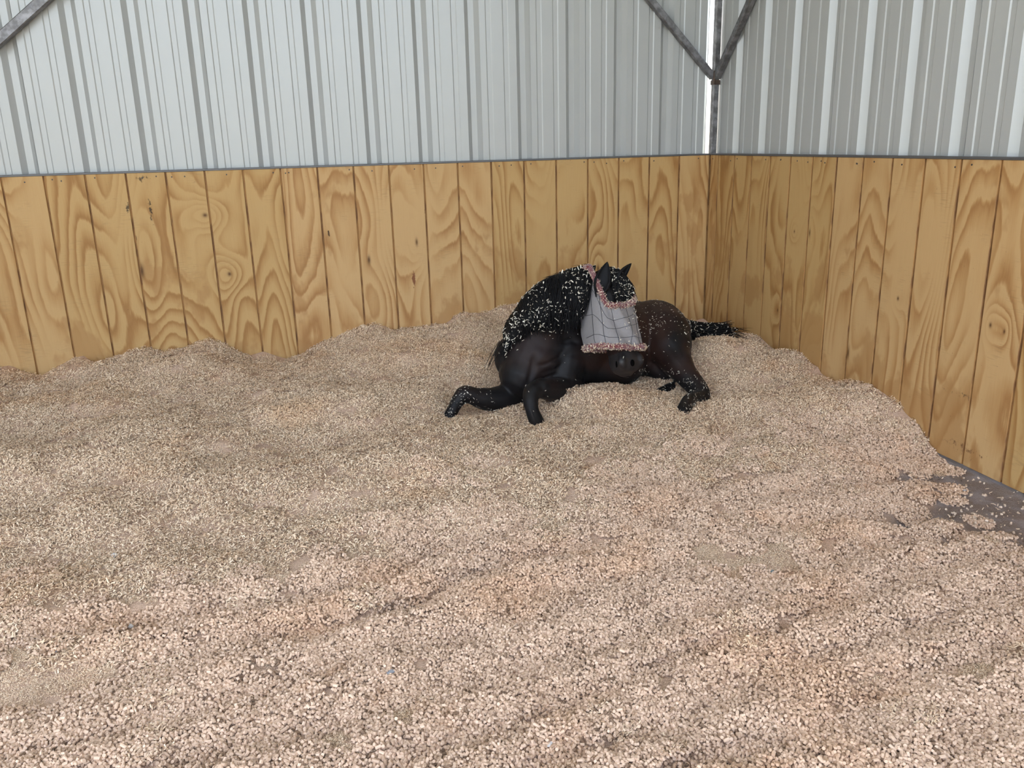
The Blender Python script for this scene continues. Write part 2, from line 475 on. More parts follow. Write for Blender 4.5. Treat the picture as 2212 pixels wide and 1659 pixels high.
BACK = [(-4.253, 0.208), (-4.207, 0.216), (-4.173, 0.201), (-4.128, 0.163), (-4.043, 0.133), (-4.002, 0.151), (-3.958, 0.19), (-3.876, 0.23), (-3.821, 0.242), (-3.788, 0.209), (-3.739, 0.179), (-3.658, 0.206), (-3.574, 0.247), (-3.464, 0.25), (-3.412, 0.224), (-3.332, 0.222), (-3.258, 0.242), (-3.19, 0.271), (-3.157, 0.277), (-3.101, 0.264), (-3.041, 0.224), (-2.987, 0.184), (-2.931, 0.165), (-2.846, 0.185), (-2.765, 0.147), (-2.716, 0.129), (-2.638, 0.145), (-2.566, 0.175), (-2.522, 0.204), (-2.438, 0.232), (-2.362, 0.253), (-2.277, 0.285), (-2.193, 0.298), (-2.125, 0.289), (-2.088, 0.263), (-1.973, 0.262), (-1.888, 0.263), (-1.817, 0.274), (-1.746, 0.276), (-1.681, 0.319), (-1.64, 0.332), (-1.497, 0.325), (-1.424, 0.344), (-1.383, 0.365), (-1.318, 0.361), (-1.244, 0.364), (-0.9, .33), (-.5, .22), (-0.13, 0.141), (-0.076, 0.156), (-0.027, 0.178)]
RIGHT = [(0.0, .178), (-.06, .14), (-.3, .13), (-0.495, 0.153), (-0.629, 0.188), (-0.737, 0.199), (-0.824, 0.173), (-0.928, 0.147), (-0.99, 0.123), (-1.036, 0.145), (-1.095, 0.205), (-1.168, 0.199), (-1.225, 0.175), (-1.312, 0.171), (-1.35, 0.14), (-1.45, 0.131), (-1.527, 0.142), (-1.614, 0.175), (-1.686, 0.18), (-1.77, 0.185), (-1.853, 0.175), (-1.947, 0.157), (-1.989, 0.13), (-2.055, 0.106), (-2.121, 0.066), (-2.173, 0.031), (-2.223, 0.005), (-2.279, -0.01), (-2.6, -.02), (-7, -.02)]
CTRL = [  # interior (x, y, height)
 (-4.6, -.5, .16), (-4.6, -1.5, .14), (-4.6, -2.5, .10), (-4.6, -3.5, .07), (-6, -.5, .16), (-6, -2.5, .1), (-6, -4.5, .05), (-6, -6.5, .04),
 (-3.95, -.45, .17), (-3.5, -.45, .20), (-3.1, -.4, .20), (-2.75, -.35, .13), (-2.4, -.4, .20), (-2.0, -.4, .24), (-1.7, -.35, .27),
 (-3.8, -.9, .165), (-3.2, -.9, .15), (-2.6, -.85, .17), (-2.15, -.8, .18), (-2.0, -1.05, .12),
 (-3.5, -1.35, .16), (-2.95, -1.3, .145), (-2.55, -1.45, .11), (-2.25, -1.35, .13),
 (-3.7, -2.0, .13), (-3.0, -1.95, .125), (-2.3, -1.9, .115), (-1.7, -1.9, .12), (-1.1, -1.85, .12), (-.6, -1.9, .12),
 (-3.6, -2.7, .09), (-2.8, -2.6, .085), (-2.0, -2.5, .08), (-1.2, -2.4, .07), (-.7, -2.4, .045), (-.4, -2.2, .05),
 (-3.5, -3.4, .065), (-2.5, -3.3, .06), (-1.6, -3.2, .055), (-.9, -3.1, .04), (-.55, -2.9, .02), (-.43, -2.65, .008), (-.36, -2.47, .008), (-.22, -2.32, .006), (-.36, -3.02, .014),
 (-.2, -2.7, -.03), (-.15, -3.0, -.02), (-.1, -3.4, .02), (-.6, -3.6, .045), (-2, -4.2, .05), (-3.5, -4.4, .05), (-1, -4.6, .04), (-2, -6.5, .04), (-.2, -5, .03), (-.2, -6.5, .03), (-4, -6.5, .04),
 # the hollow the horse lies in
 (-1.62, -.55, .20), (-1.75, -.85, .09), (-1.85, -1.12, .055), (-1.55, -.8, .06), (-1.2, -.9, .03), (-.85, -.75, .03), (-1.1, -.45, .16), (-.75, -.42, .15),
 (-1.97, -1.30, .085), (-1.80, -1.38, .105), (-1.68, -1.32, .10), (-1.60, -1.47, .075), (-1.48, -1.42, .09), (-1.38, -1.40, .135), (-1.30, -1.36, .178), (-1.22, -1.33, .192), (-1.13, -1.31, .182), (-1.02, -1.27, .13), tuple(at(1440, 822, -1.16)), tuple(at(1412, 824, -1.12)), tuple(at(1470, 842, -1.24)),
 (-.80, -1.35, .10), (-.72, -1.50, .095), (-.92, -1.62, .115), (-1.2, -1.6, .13), (-1.5, -1.65, .11), (-1.9, -1.6, .12), (-2.2, -1.6, .115),
 (-.55, -1.15, .15), (-.40, -.92, .235), (-.52, -.90, .20), (-.25, -.80, .21), (-.30, -1.25, .17), (-.35, -1.6, .155), (-.40, -.55, .15), (-.3, -.3, .13)]

def tps_fit(pts):
    A = np.array(pts); n = len(A)
    d = np.linalg.norm(A[:, None, :2] - A[None, :, :2], axis=2)
    K = np.where(d > 0, d ** 2 * np.log(d + 1e-9), 0) + np.eye(n) * 6e-4
    Pm = np.c_[np.ones(n), A[:, :2]]
    L = np.zeros((n + 3, n + 3)); L[:n, :n] = K; L[:n, n:] = Pm; L[n:, :n] = Pm.T
    return A[:, :2], np.linalg.solve(L, np.r_[A[:, 2], 0, 0, 0])
wall_pts = [(x, 0.0, z) for x, z in BACK[::3]] + [(0.0, y, z) for y, z in RIGHT[1:-2:3]] + [(-5, 0, .2), (-6.1, 0, .18)]
TP, TW = tps_fit(CTRL + wall_pts)
def base_h(x, y):
    out = np.zeros_like(x)
    for i in range(0, len(x), 20000):
        d2 = (x[i:i + 20000, None] - TP[None, :, 0]) ** 2 + (y[i:i + 20000, None] - TP[None, :, 1]) ** 2
        d = np.sqrt(d2)
        out[i:i + 20000] = (np.where(d > 0, d2 * np.log(d + 1e-9), 0) @ TW[:-3]) + TW[-3] + TW[-2] * x[i:i + 20000] + TW[-1] * y[i:i + 20000]
    return out
bx = np.array([a for a, _ in BACK]); bz = np.array([b for _, b in BACK])
ry = np.array([a for a, _ in RIGHT])[::-1]; rz = np.array([b for _, b in RIGHT])[::-1]
def bound_y(x): return np.interp(x, [-6, -3.44, -3.12, -2.73, -2.29, -1.86, -1.38, -.96, -.37, 0], [-3.2, -2.85, -2.70, -2.60, -2.53, -2.43, -2.32, -2.26, -2.17, -2.1])
def bed_height(x, y):
    h = base_h(x, y)
    # make it meet the traced line on both walls
    e_b = np.interp(x, bx, bz) - base_h(x, np.zeros_like(x))
    e_r = np.interp(y, ry, rz) - base_h(np.zeros_like(x), y)
    wb = np.exp(-(np.abs(y) / .14) ** 1.3); wr = np.exp(-(np.abs(x) / .13) ** 1.3)
    h = h + e_b * wb + e_r * wr * (1 - wb)
    fluffy = 1 / (1 + np.exp(-(y - bound_y(x)) / .10))
    wn = (1 - np.exp(-(np.abs(y) / .10) ** 2)) * (1 - np.exp(-(np.abs(x) / .10) ** 2)) * 0.85 + .15
    near = np.exp(-(((x + 1.25) / .75) ** 2 + ((y + 1.25) / .45) ** 2) ** 2)
    big = vnoise(x / .55, y / .38, 3) * .075 * (1 - .8 * near)
    med = vnoise(x / .20 + 5, y / .16, 4) * .038 * (1 - .5 * near) + vnoise(x / .09, y / .09, 5) * .016
    fine = vnoise(x / .04, y / .04, 6) * .009
    # rake furrows in the pellets
    sdir = (x * -.20 + y * .98)
    warp = vnoise(x / .5, y / .35, 8) * .16 + vnoise(x / .2, y / .2, 9) * .05
    fur = np.sin((sdir + warp) * 2 * np.pi / .19) * .5
    furA = np.clip(vnoise(x / .7, y / .4, 10) + .55, 0, 1) * np.where(x > -1.2, .75, 1.0)
    pel = fur * .036 * furA + vnoise(x / .13, y / .13, 11) * .014 + vnoise(x / .05, y / .05, 12) * .005
    h = h + (fluffy * (big + med + fine) + (1 - fluffy) * pel) * wn
    bare = 1 / (1 + np.exp((h - .006 + vnoise(x / .10, y / .10, 41) * .05 * np.exp(-((h - .006) / .03) ** 2)) / .006))
    bed_height.crest = fur * 2 * furA
    return np.maximum(h, .0015 + np.clip(h, -.002, 0) * .2), fluffy, bare

gx = np.concatenate([np.linspace(XL + .0, -4.62, 18), np.linspace(-4.6, -0.001, 272)])
gy = np.concatenate([np.linspace(YF + .05, -4.02, 28), np.linspace(-4.0, -0.001, 236)])
GX, GY = np.meshgrid(gx, gy)
hx = GX.ravel(); hy = GY.ravel()
hz, hf, hb = bed_height(hx, hy)
nx, ny = len(gx), len(gy)
V = np.c_[hx, hy, hz]
idx = np.arange(nx * ny).reshape(ny, nx)
F = np.stack([idx[:-1, :-1], idx[:-1, 1:], idx[1:, 1:], idx[1:, :-1]], -1).reshape(-1, 4)
bed_me = bpy.data.meshes.new('bedding'); bed_me.from_pydata(V.tolist(), [], F.tolist()); bed_me.update()
bed_me.polygons.foreach_set('use_smooth', [True] * len(bed_me.polygons))
inview = ((hx > -4.62) & (hy > -4.05)).astype(float)
# sawdust drifts where the pellets lie buried
dust = np.clip((bed_height.crest * .28 + vnoise(hx / .42 + 3, hy / .22 - hx * .25, 21) * 1.1 + vnoise(hx / .13, hy / .08, 22) * .7) * 2.3 - .18 + .25 * np.clip((-1.9 - hx), -.5, .6), 0, 1)
mixb = np.clip(hf + vnoise(hx / .35, hy / .25, 23) * 1.1 * (np.abs(hf - .5) < .497) , 0, 1)
d_sh = np.clip(mixb * 1.7 - .05, 0.02, 1) * (1 - hb * .90)
d_pe = np.clip(1.7 - mixb * 1.75, 0, 1) * (1 - .78 * dust) * (1 - hb * .985)
d_lo = hb * .9; d_du = np.clip(dust * 1.6, 0, 1) * (1 - hf) * (1 - hb)
keep = np.where(inview > 0, 1.0, .22) * (hx < -.03) * (hy < -.03)
for nm, arr in (('d_shav', d_sh * keep), ('d_pellet', d_pe * keep), ('d_loose', d_lo * keep), ('d_dust', d_du * keep), ('bare', hb), ('dust', dust * (1 - hf))):
    at_ = bed_me.attributes.new(nm, 'FLOAT', 'POINT'); at_.data.foreach_set('value', arr.astype(np.float32))

def bed_color(m, base):
    """stains and tints lying in the bedding, in world space"""
    p = m.pos()
    n1 = m.noise(p, 2.3, 2, .55); n2 = m.noise(p, 6.5, 2, .6)
    c = m.mix(m.math('MULTIPLY', m.smooth(n1, .50, .72), .40), base, m.mix(1.0, base, (1.02, .86, .70), 'MULTIPLY'))
    c = m.mix(m.math('MULTIPLY', m.smooth(n2, .60, .78), .45), c, m.mix(1.0, base, (.84, .68, .54), 'MULTIPLY'))
    return c
m = NT('sawdust')
a1 = m.n('Attribute', attribute_name='bare'); a2 = m.n('Attribute', attribute_name='dust')
pp = m.pos()
sp = m.noise(pp, 420, 3, .7); s2 = m.noise(pp, 140, 2, .6)
base = m.mix(m.smooth(sp, .38, .64), (0.58, 0.385, 0.272), (0.92, 0.665, 0.505))
c = bed_color(m, base)
fl = m.mix(m.smooth(m.noise(pp, 8, 4, .6), .4, .66), (0.27, 0.205, 0.175), (0.37, 0.315, 0.31))
fl = m.mix(m.smooth(sp, .60, .70), fl, (0.50, .42, .37))
c = m.mix(a1.outputs['Fac'], c, fl)
m.set(color=c, rough=.95, spec=.15); m.bump(m.math('ADD', sp, m.math('MULTIPLY', s2, 1.5)), .9, .004)
DUST = m.mat
def chip_material(name):
    m = NT(name)
    vc = m.n('Attribute', attribute_name='tint')
    c = bed_color(m, vc.outputs['Color'])
    m.set(color=c, rough=.85, spec=.2)
    return m.mat
CHIP = chip_material('wood_chip')
bed_me.materials.append(DUST)

def tint_attr(me, cols):
    a = me.color_attributes.new('tint', 'FLOAT_COLOR', 'POINT')
    a.data.foreach_set('color', np.array(cols, np.float32).ravel())

def jitter_col(r, lo, hi, dark=.0, dcol=(.27, .175, .115)):
    t = r.random()
    c = [lo[i] + (hi[i] - lo[i]) * t for i in range(3)]
    if r.random() < dark: k = 0.7 + .6 * r.random(); c = [dcol[i] * k for i in range(3)]
    return (*c, 1)

def pellet_clump(seed, radius, count, lo, hi, dark):
    r = random.Random(seed); Vv = []; Ff = []; C = []
    pts = []
    tries = 0
    while len(pts) < count and tries < count * 40:
        tries += 1
        a = r.uniform(0, 2 * math.pi); d = radius * math.sqrt(r.random())
        p = (d * math.cos(a), d * math.sin(a))
        lim = .0058
        if all((p[0] - q[0]) ** 2 + (p[1] - q[1]) ** 2 > lim * lim for q in pts): pts.append(p)
    n = 7
    for (x, y) in pts:
        rad = r.uniform(.0032, .0042); ln = r.uniform(.0052, .0095) if r.random() < .85 else r.uniform(.010, .016)
        el = r.gauss(0, .45) if r.random() < .55 else r.uniform(-1.5, 1.5)
        az = r.uniform(0, 2 * math.pi)
        d = Vector((math.cos(az) * math.cos(el), math.sin(az) * math.cos(el), math.sin(el)))
        s, u = frame_for(d, Vector((0.1, .2, 1)))
        c = Vector((x, y, r.uniform(.000, .0095)))
        k = len(Vv)
        col = jitter_col(r, lo, hi, dark)
        tl = [r.uniform(-.25, .25) for _ in range(4)]
        for sg, (t0, t1) in ((-1, tl[:2]), (1, tl[2:])):
            for j in range(n):
                aa = 2 * math.pi * j / n
                o = s * math.cos(aa) * rad + u * math.sin(aa) * rad
                Vv.append(c + d * (sg * ln / 2 + (t0 * math.cos(aa) + t1 * math.sin(aa)) * rad) + o); C.append(col)
        for j in range(n):
            Ff.append((k + j, k + (j + 1) % n, k + n + (j + 1) % n, k + n + j))
        Ff.append(tuple(k + j for j in range(n - 1, -1, -1))); Ff.append(tuple(k + n + j for j in range(n)))
    me = mesh_from('pellet_clump', Vv, Ff); tint_attr(me, C); me.materials.append(CHIP)
    return me

def flake(r, c, scale=1.0, up=Vector((0, 0, 1)), tilt=.5):
    """one curled wood shaving: 2 bent quads with thickness-free edge, 6 verts"""
    ln = r.uniform(.005, .013) * scale * (1.7 if r.random() < .08 else 1); wd = r.uniform(.0016, .0036) * scale
    az = r.uniform(0, 2 * math.pi)
    s0, u0 = frame_for(up, Vector((.3, .5, .1)))
    nrm = (up + s0 * r.gauss(0, tilt) + u0 * r.gauss(0, tilt)).normalized()
    a, b = frame_for(nrm, Vector((.2, .9, .3)))
    d = a * math.cos(az) + b * math.sin(az); e = nrm.cross(d)
    bend = r.uniform(-.35, .5) * ln * .5
    return [c - d * ln / 2 - e * wd / 2, c - d * ln / 2 + e * wd / 2, c + e * wd * .6 + nrm * bend, c - e * wd * .6 + nrm * bend, c + d * ln / 2 + e * wd * .35, c + d * ln / 2 - e * wd * .35], [(0, 3, 2, 1), (3, 5, 4, 2)]

def shaving_clump(seed, radius, count, lo, hi, dark):
    r = random.Random(seed); Vv = []; Ff = []; C = []
    for i in range(count):
        a = r.uniform(0, 2 * math.pi); d = radius * math.sqrt(r.random())
        c = Vector((d * math.cos(a), d * math.sin(a), r.uniform(.0005, .0115)))
        vv, ff = flake(r, c)
        k = len(Vv); Vv += vv; Ff += [tuple(q + k for q in f) for f in ff]
        C += [jitter_col(r, lo, hi, dark)] * 6
    me = mesh_from('shaving_clump', Vv, Ff); tint_attr(me, C); me.materials.append(CHIP)
    return me

def clump_collection(name, meshes):
    c = bpy.data.collections.new(name)
    for me in meshes: c.objects.link(bpy.data.objects.new(me.name, me))
    return c
PEL = clump_collection('pellet_clumps', [pellet_clump(i, .055, 150, (.56, .385, .268), (.84, .615, .455), .07) for i in range(7)])
SHV = clump_collection('shaving_clumps', [shaving_clump(50 + i, .065, 420, (.70, .475, .31), (1.0, .80, .585), .06) for i in range(7)])
LOO = clump_collection('loose_clumps', [pellet_clump(90 + i, .08, 7, (.55, .42, .31), (.88, .70, .55), .05) for i in range(4)] + [shaving_clump(95 + i, .08, 9, (.6, .46, .33), (.92, .75, .57), .05) for i in range(3)])

def scatter_group(name, specs):
    g = bpy.data.node_groups.new(name, 'GeometryNodeTree')
    g.interface.new_socket('Geometry', in_out='INPUT', socket_type='NodeSocketGeometry')
    g.interface.new_socket('Geometry', in_out='OUTPUT', socket_type='NodeSocketGeometry')
    N = g.nodes; L = g.links
    gi = N.new('NodeGroupInput'); go = N.new('NodeGroupOutput')
    join = N.new('GeometryNodeJoinGeometry')
    L.new(gi.outputs[0], join.inputs[0])
    for k, (coll, attr, dens, lift, smin, smax) in enumerate(specs):
        na = N.new('GeometryNodeInputNamedAttribute'); na.data_type = 'FLOAT'; na.inputs[0].default_value = attr
        dp = N.new('GeometryNodeDistributePointsOnFaces'); dp.distribute_method = 'POISSON'
        dp.inputs['Seed'].default_value = 11 + k
        L.new(gi.outputs[0], dp.inputs['Mesh']); L.new(na.outputs[0], dp.inputs['Density Factor'])
        dp.inputs['Distance Min'].default_value = dens; dp.inputs['Density Max'].default_value = 1.6 / dens ** 2
        ci = N.new('GeometryNodeCollectionInfo'); ci.inputs[0].default_value = coll; ci.inputs[1].default_value = True; ci.inputs[2].default_value = True
        ip = N.new('GeometryNodeInstanceOnPoints'); ip.inputs['Pick Instance'].default_value = True
        L.new(dp.outputs['Points'], ip.inputs['Points']); L.new(ci.outputs[0], ip.inputs['Instance'])
        al = N.new('FunctionNodeAlignRotationToVector'); al.axis = 'Z'
        L.new(dp.outputs['Normal'], al.inputs['Vector'])
        rr = N.new('FunctionNodeRandomValue'); rr.data_type = 'FLOAT'; rr.inputs[2].default_value = 0; rr.inputs[3].default_value = 6.283; rr.inputs['Seed'].default_value = 5 + k
        cx = N.new('ShaderNodeCombineXYZ'); L.new(rr.outputs[1], cx.inputs[2])
        rot = N.new('FunctionNodeRotateRotation'); rot.rotation_space = 'LOCAL'
        e2r = N.new('FunctionNodeEulerToRotation'); L.new(cx.outputs[0], e2r.inputs[0])
        L.new(al.outputs[0], rot.inputs[0]); L.new(e2r.outputs[0], rot.inputs[1])
        L.new(rot.outputs[0], ip.inputs['Rotation'])
        rs = N.new('FunctionNodeRandomValue'); rs.data_type = 'FLOAT'; rs.inputs[2].default_value = smin; rs.inputs[3].default_value = smax; rs.inputs['Seed'].default_value = 31 + k
        L.new(rs.outputs[1], ip.inputs['Scale'])
        ri = N.new('FunctionNodeRandomValue'); ri.data_type = 'INT'; ri.inputs[4].default_value = 0; ri.inputs[5].default_value = len(coll.objects) - 1; ri.inputs['Seed'].default_value = 71 + k
        L.new(ri.outputs[2], ip.inputs['Instance Index'])
        tr = N.new('GeometryNodeTranslateInstances'); tr.inputs['Translation'].default_value = (0, 0, lift)
        L.new(ip.outputs[0], tr.inputs[0]); L.new(tr.outputs[0], join.inputs[0])
    L.new(join.outputs[0], go.inputs[0])
    return g
bed = link('bedding', bed_me)
tag(bed, 'deep tan bedding of wood pellets and shavings banked against the walls', 'bedding', kind='stuff')
md = bed.modifiers.new('scatter', 'NODES')
md.node_group = scatter_group('scatter_bedding', [(PEL, 'd_pellet', .050, .001, .9, 1.1), (SHV, 'd_shav', .056, 0, .85, 1.15), (LOO, 'd_loose', .055, 0, .9, 1.1), (SHV, 'd_dust', .030, 0, .38, .5)])

def bed_z(x, y): return float(bed_height(np.array([x]), np.array([y]))[0][0])
# ------------------------------------------------------------------ the horse
m = NT('dark_bay_coat')
P = m.xyz(m.pos())
brown = m.smooth(m.noise(m.pos(), 3.2, 2, .5), .40, .62)
low = m.math('MULTIPLY', m.smooth(P[0], -1.35, -1.05), 1.0)
fz = m.math('MULTIPLY', m.smooth(P[2], .13, .24), m.math('ADD', .5, m.math('MULTIPLY', low, .5)))
c = m.mix(m.math('MULTIPLY', brown, fz), (0.0070, 0.0056, 0.0060), (0.030, 0.0130, 0.0095))
hr_ = m.noise(m.vec(m.math('MULTIPLY', P[0], 1), P[1], m.math('MULTIPLY', P[2], .25)), 240, 2, .6)
m.set(color=c, rough=m.math('ADD', .48, m.math('MULTIPLY', hr_, .18)), spec=.26, sheen=.02)
m.p.inputs['Sheen Roughness'].default_value = .4
m.bump(hr_, .12, .0015)
COAT = m.mat
m = NT('black_hair'); m.set(color=(0.0060, 0.0055, 0.0062), rough=.62, spec=.2); HAIR = m.mat
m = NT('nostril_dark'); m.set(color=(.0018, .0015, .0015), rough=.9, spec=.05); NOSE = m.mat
m = NT('muzzle_skin'); m.set(color=m.mix(m.noise(m.pos(), 60, 2), (.014, .0115, .0115), (.024, .0200, .020)), rough=.5, spec=.4); MUZZLE = m.mat

horse = empty('horse', (-1.15, -1.0, 0.0))
tag(horse, 'dark bay horse lying curled in the bedding with its head turned to the camera', 'horse')
def hpart(name, me, mat, parent=None, smooth=True):
    par = parent or horse
    off = Vector(horse.location)
    me.transform(Matrix.Translation(-off))
    o = link(name, me, mat, par)
    return o

bodyparts = MB()
X = Vector
# trunk, chest to croup (half width, half height)
bodyparts.add(tube([(-1.565, -1.045, .28), (-1.50, -1.04, .30), (-1.38, -.98, .31), (-1.20, -.92, .31), (-1.02, -.87, .295), (-.86, -.81, .28), (-.72, -.76, .265), (-.63, -.73, .25)],
    [(.11, .13), (.19, .21), (.235, .255), (.265, .255), (.285, .235), (.27, .215), (.22, .185), (.15, .13)], n=28))
# breast
bodyparts.add(tube([at(1168, 760, -1.02), at(1146, 782, -1.08), at(1130, 808, -1.12)], [.205, .172, .124], n=20))
bodyparts.add(tube([at(1155, 722, -1.0), at(1140, 752, -1.04), at(1135, 786, -1.08)], [.115, .138, .138], n=16))
# neck: rises from the chest and bends round to the right
NK = [at(1174, 765, -1.0), at(1168, 728, -1.05), at(1180, 688, -1.09), at(1206, 652, -1.13), at(1242, 636, -1.16), at(1280, 636, -1.185)]
bodyparts.add(tube(NK, [(.19, .20), (.165, .165), (.13, .138), (.105, .128), (.092, .122), (.085, .110)], hint=X((1, 0, .4)), n=24))
# near shoulder and elbow
bodyparts.add(tube([at(1235, 745, -1.02), at(1218, 785, -1.10), at(1212, 822, -1.16)], [.15, .125, .085], n=18))
# folded near foreleg: forearm, knee, cannon to the bedding
bodyparts.add(tube([at(1236, 842, -1.15), at(1205, 843, -1.24), at(1168, 838, -1.33)], [.074, .062, .050], n=16))
bodyparts.add(tube([at(1170, 838, -1.325), at(1151, 846, -1.355), at(1146, 862, -1.385), at(1150, 888, -1.42), at(1158, 908, -1.455), at(1166, 930, -1.50)], [.040, .046, .038, .033, .036, .04], n=14))
# far foreleg stretched out to the left, knee up
bodyparts.add(tube([at(1118, 852, -1.08), at(1085, 862, -1.14), at(1050, 862, -1.18), at(1022, 856, -1.20)], [.088, .070, .056, .044], n=16))
bodyparts.add(tube([at(1030, 858, -1.20), at(1005, 851, -1.205), at(992, 862, -1.21), at(981, 880, -1.215), at(972, 898, -1.22), at(964, 918, -1.23), at(956, 936, -1.24)], [.042, .044, .036, .030, .031, .034, .034], n=14))
# near haunch, thigh, gaskin, hock, cannon
bodyparts.add(tube([at(1400, 700, -.74), at(1412, 706, -.86), at(1428, 722, -.98), at(1444, 750, -1.09), at(1462, 783, -1.19), at(1484, 812, -1.28), at(1503, 834, -1.35), at(1514, 849, -1.40)],
    [(.14, .12), (.175, .15), (.165, .14), (.125, .115), (.080, .084), (.057, .062), (.049, .056), (.046, .05)], n=20))
bodyparts.add(tube([at(1402, 706, -.75), at(1428, 720, -.80), at(1444, 740, -.88), at(1455, 762, -.98)], [.130, .145, .130, .098], n=18))
# barrel and belly on the near side
bodyparts.add(tube([at(1262, 770, -1.0), at(1300, 774, -1.02), at(1330, 776, -1.02), at(1348, 770, -.94)], [.150, .155, .155, .13], n=22))
bodyparts.add(tube([at(1515, 846, -1.40), at(1514, 858, -1.43), at(1503, 862, -1.47), at(1490, 866, -1.52), at(1482, 876, -1.58), at(1474, 892, -1.63)], [.042, .045, .041, .037, .034, .034], n=14))
# other hind leg under the belly
bodyparts.add(tube([at(1405, 775, -.98), at(1424, 792, -1.07), at(1440, 806, -1.13)], [.10, .072, .045], n=14))
bodyparts.add(tube([at(1450, 836, -1.22), at(1438, 843, -1.245), at(1422, 853, -1.275), at(1404, 872, -1.31)], [.026, .028, .030, .03], n=12))
# tail dock
bodyparts.add(tube([at(1470, 705, -.70), at(1496, 716, -.70), at(1515, 722, -.71)], [.06, .045, .035], n=12))

# head: sections in the head's own frame
POLL = at(1303, 598, -1.20); NOSEP = at(1356, 806, -1.42)
HL = (NOSEP - POLL).length
HA = (NOSEP - POLL).normalized()
HN = X((.30, -.94, .12)); HN = (HN - HA * HN.dot(HA)).normalized()
HX = HA.cross(HN).normalized()
if HX.x < 0: HX = -HX
def hp(t, u, v): return POLL + HA * (t * HL) + HX * u + HN * v
HEAD = [(-.06, .045, .035, .06), (0.0, .070, .060, .085), (.10, .086, .078, .115), (.22, .098, .086, .140), (.32, .102, .086, .160), (.44, .088, .078, .158), (.56, .070, .070, .122), (.68, .056, .064, .088), (.80, .064, .062, .074), (.89, .074, .064, .072), (.95, .070, .056, .066), (.99, .052, .040, .052), (1.01, .025, .018, .03)]
rings = []
for (t, wd, fr, bk) in HEAD:
    ring = []
    for j in range(28):
        a = 2 * math.pi * j / 28
        cu, cv = math.sin(a), math.cos(a)
        u = wd * math.copysign(abs(cu) ** .85, cu); v = (fr if cv > 0 else bk) * math.copysign(abs(cv) ** .85, cv)
        ring.append(hp(t, u, v))
    rings.append(ring)
bodyparts.add(loft(rings))
# nostril wings, lips
for sg in (-1, 1):
    bodyparts.add(tube([hp(.84, sg * .046, .040), hp(.90, sg * .055, .046), hp(.945, sg * .050, .038)], [.018, .023, .016], n=10))
bodyparts.add(tube([hp(.95, -.03, -.02), hp(.985, 0, -.012), hp(.95, .03, -.02)], [.028, .03, .028], n=10))
tmp = bpy.data.objects.new('tmp', bodyparts.mesh('tmp')); COL.objects.link(tmp)
rm = tmp.modifiers.new('r', 'REMESH'); rm.mode = 'VOXEL'; rm.voxel_size = .0075
sm = tmp.modifiers.new('s', 'SMOOTH'); sm.factor = .5; sm.iterations = 7
dg = bpy.context.evaluated_depsgraph_get()
body_me = bpy.data.meshes.new_from_object(tmp.evaluated_get(dg))
bpy.data.objects.remove(tmp, do_unlink=True)
body_me.name = 'body'; body_me.materials.clear()
bvh0 = BVHTree.FromPolygons([v.co.copy() for v in body_me.vertices], [tuple(p.vertices) for p in body_me.polygons])
# skin folds and muscle grooves of breast, neck base and girth
FOLDS = [([(1155, 762), (1152, 785), (1146, 812), (1136, 842)], .009, .016), ([(1160, 790), (1184, 786), (1206, 772), (1222, 750)], .006, .010), ([(1170, 806), (1198, 799), (1226, 778)], .005, .010),
    ([(1264, 788), (1266, 812), (1266, 832)], .006, .012), ([(1214, 742), (1234, 734), (1248, 742)], .012, .018), ([(1432, 735), (1452, 752), (1470, 772)], .005, .016), ([(1168, 818), (1200, 812), (1240, 818)], .007, .012)]
kd_v = [(v, v.co.copy(), v.normal.copy()) for v in body_me.vertices]
for pts, dep, wid in FOLDS:
    hits = []
    for (a, b) in zip(pts, pts[1:]):
        for k in range(8):
            px_ = a[0] + (b[0] - a[0]) * k / 8; py_ = a[1] + (b[1] - a[1]) * k / 8
            q, nn_, i_, d_ = bvh0.ray_cast(CAM_POS, (at(px_, py_, -1.0) - CAM_POS).normalized())
            if q: hits.append((q, min(1.0, 3.2 * min(len(hits) / (8 * (len(pts) - 1)), 1 - len(hits) / (8 * (len(pts) - 1))) + .15)))
    for v, c0, n0 in kd_v:
        best = 0
        for q, wgt in hits:
            d2 = (c0 - q).length_squared
            if d2 < 9 * wid * wid: best = max(best, wgt * math.exp(-d2 / (wid * wid)))
        if best > .02: v.co = v.co - n0 * dep * best
body_me.update()
body_me.polygons.foreach_set('use_smooth', [True] * len(body_me.polygons))
bvh = BVHTree.FromPolygons([v.co.copy() for v in body_me.vertices], [tuple(p.vertices) for p in body_me.polygons])
body_faces = [(p.center.copy(), p.normal.copy()) for p in body_me.polygons]

def outside(p, d):
    """push a point to at least d outside the body surface"""
    q, n, i, dist = bvh.find_nearest(p)
    s = (p - q).dot(n)
    if s < d: return q + n * d
    return p

body_me.materials.append(COAT); body_me.materials.append(MUZZLE)
for pl in body_me.polygons:
    t = (pl.center - POLL).dot(HA) / HL; v = (pl.center - POLL - HA * t * HL).length
    if t > .80 and v < .10: pl.material_index = 1
body = hpart('body', body_me, None)

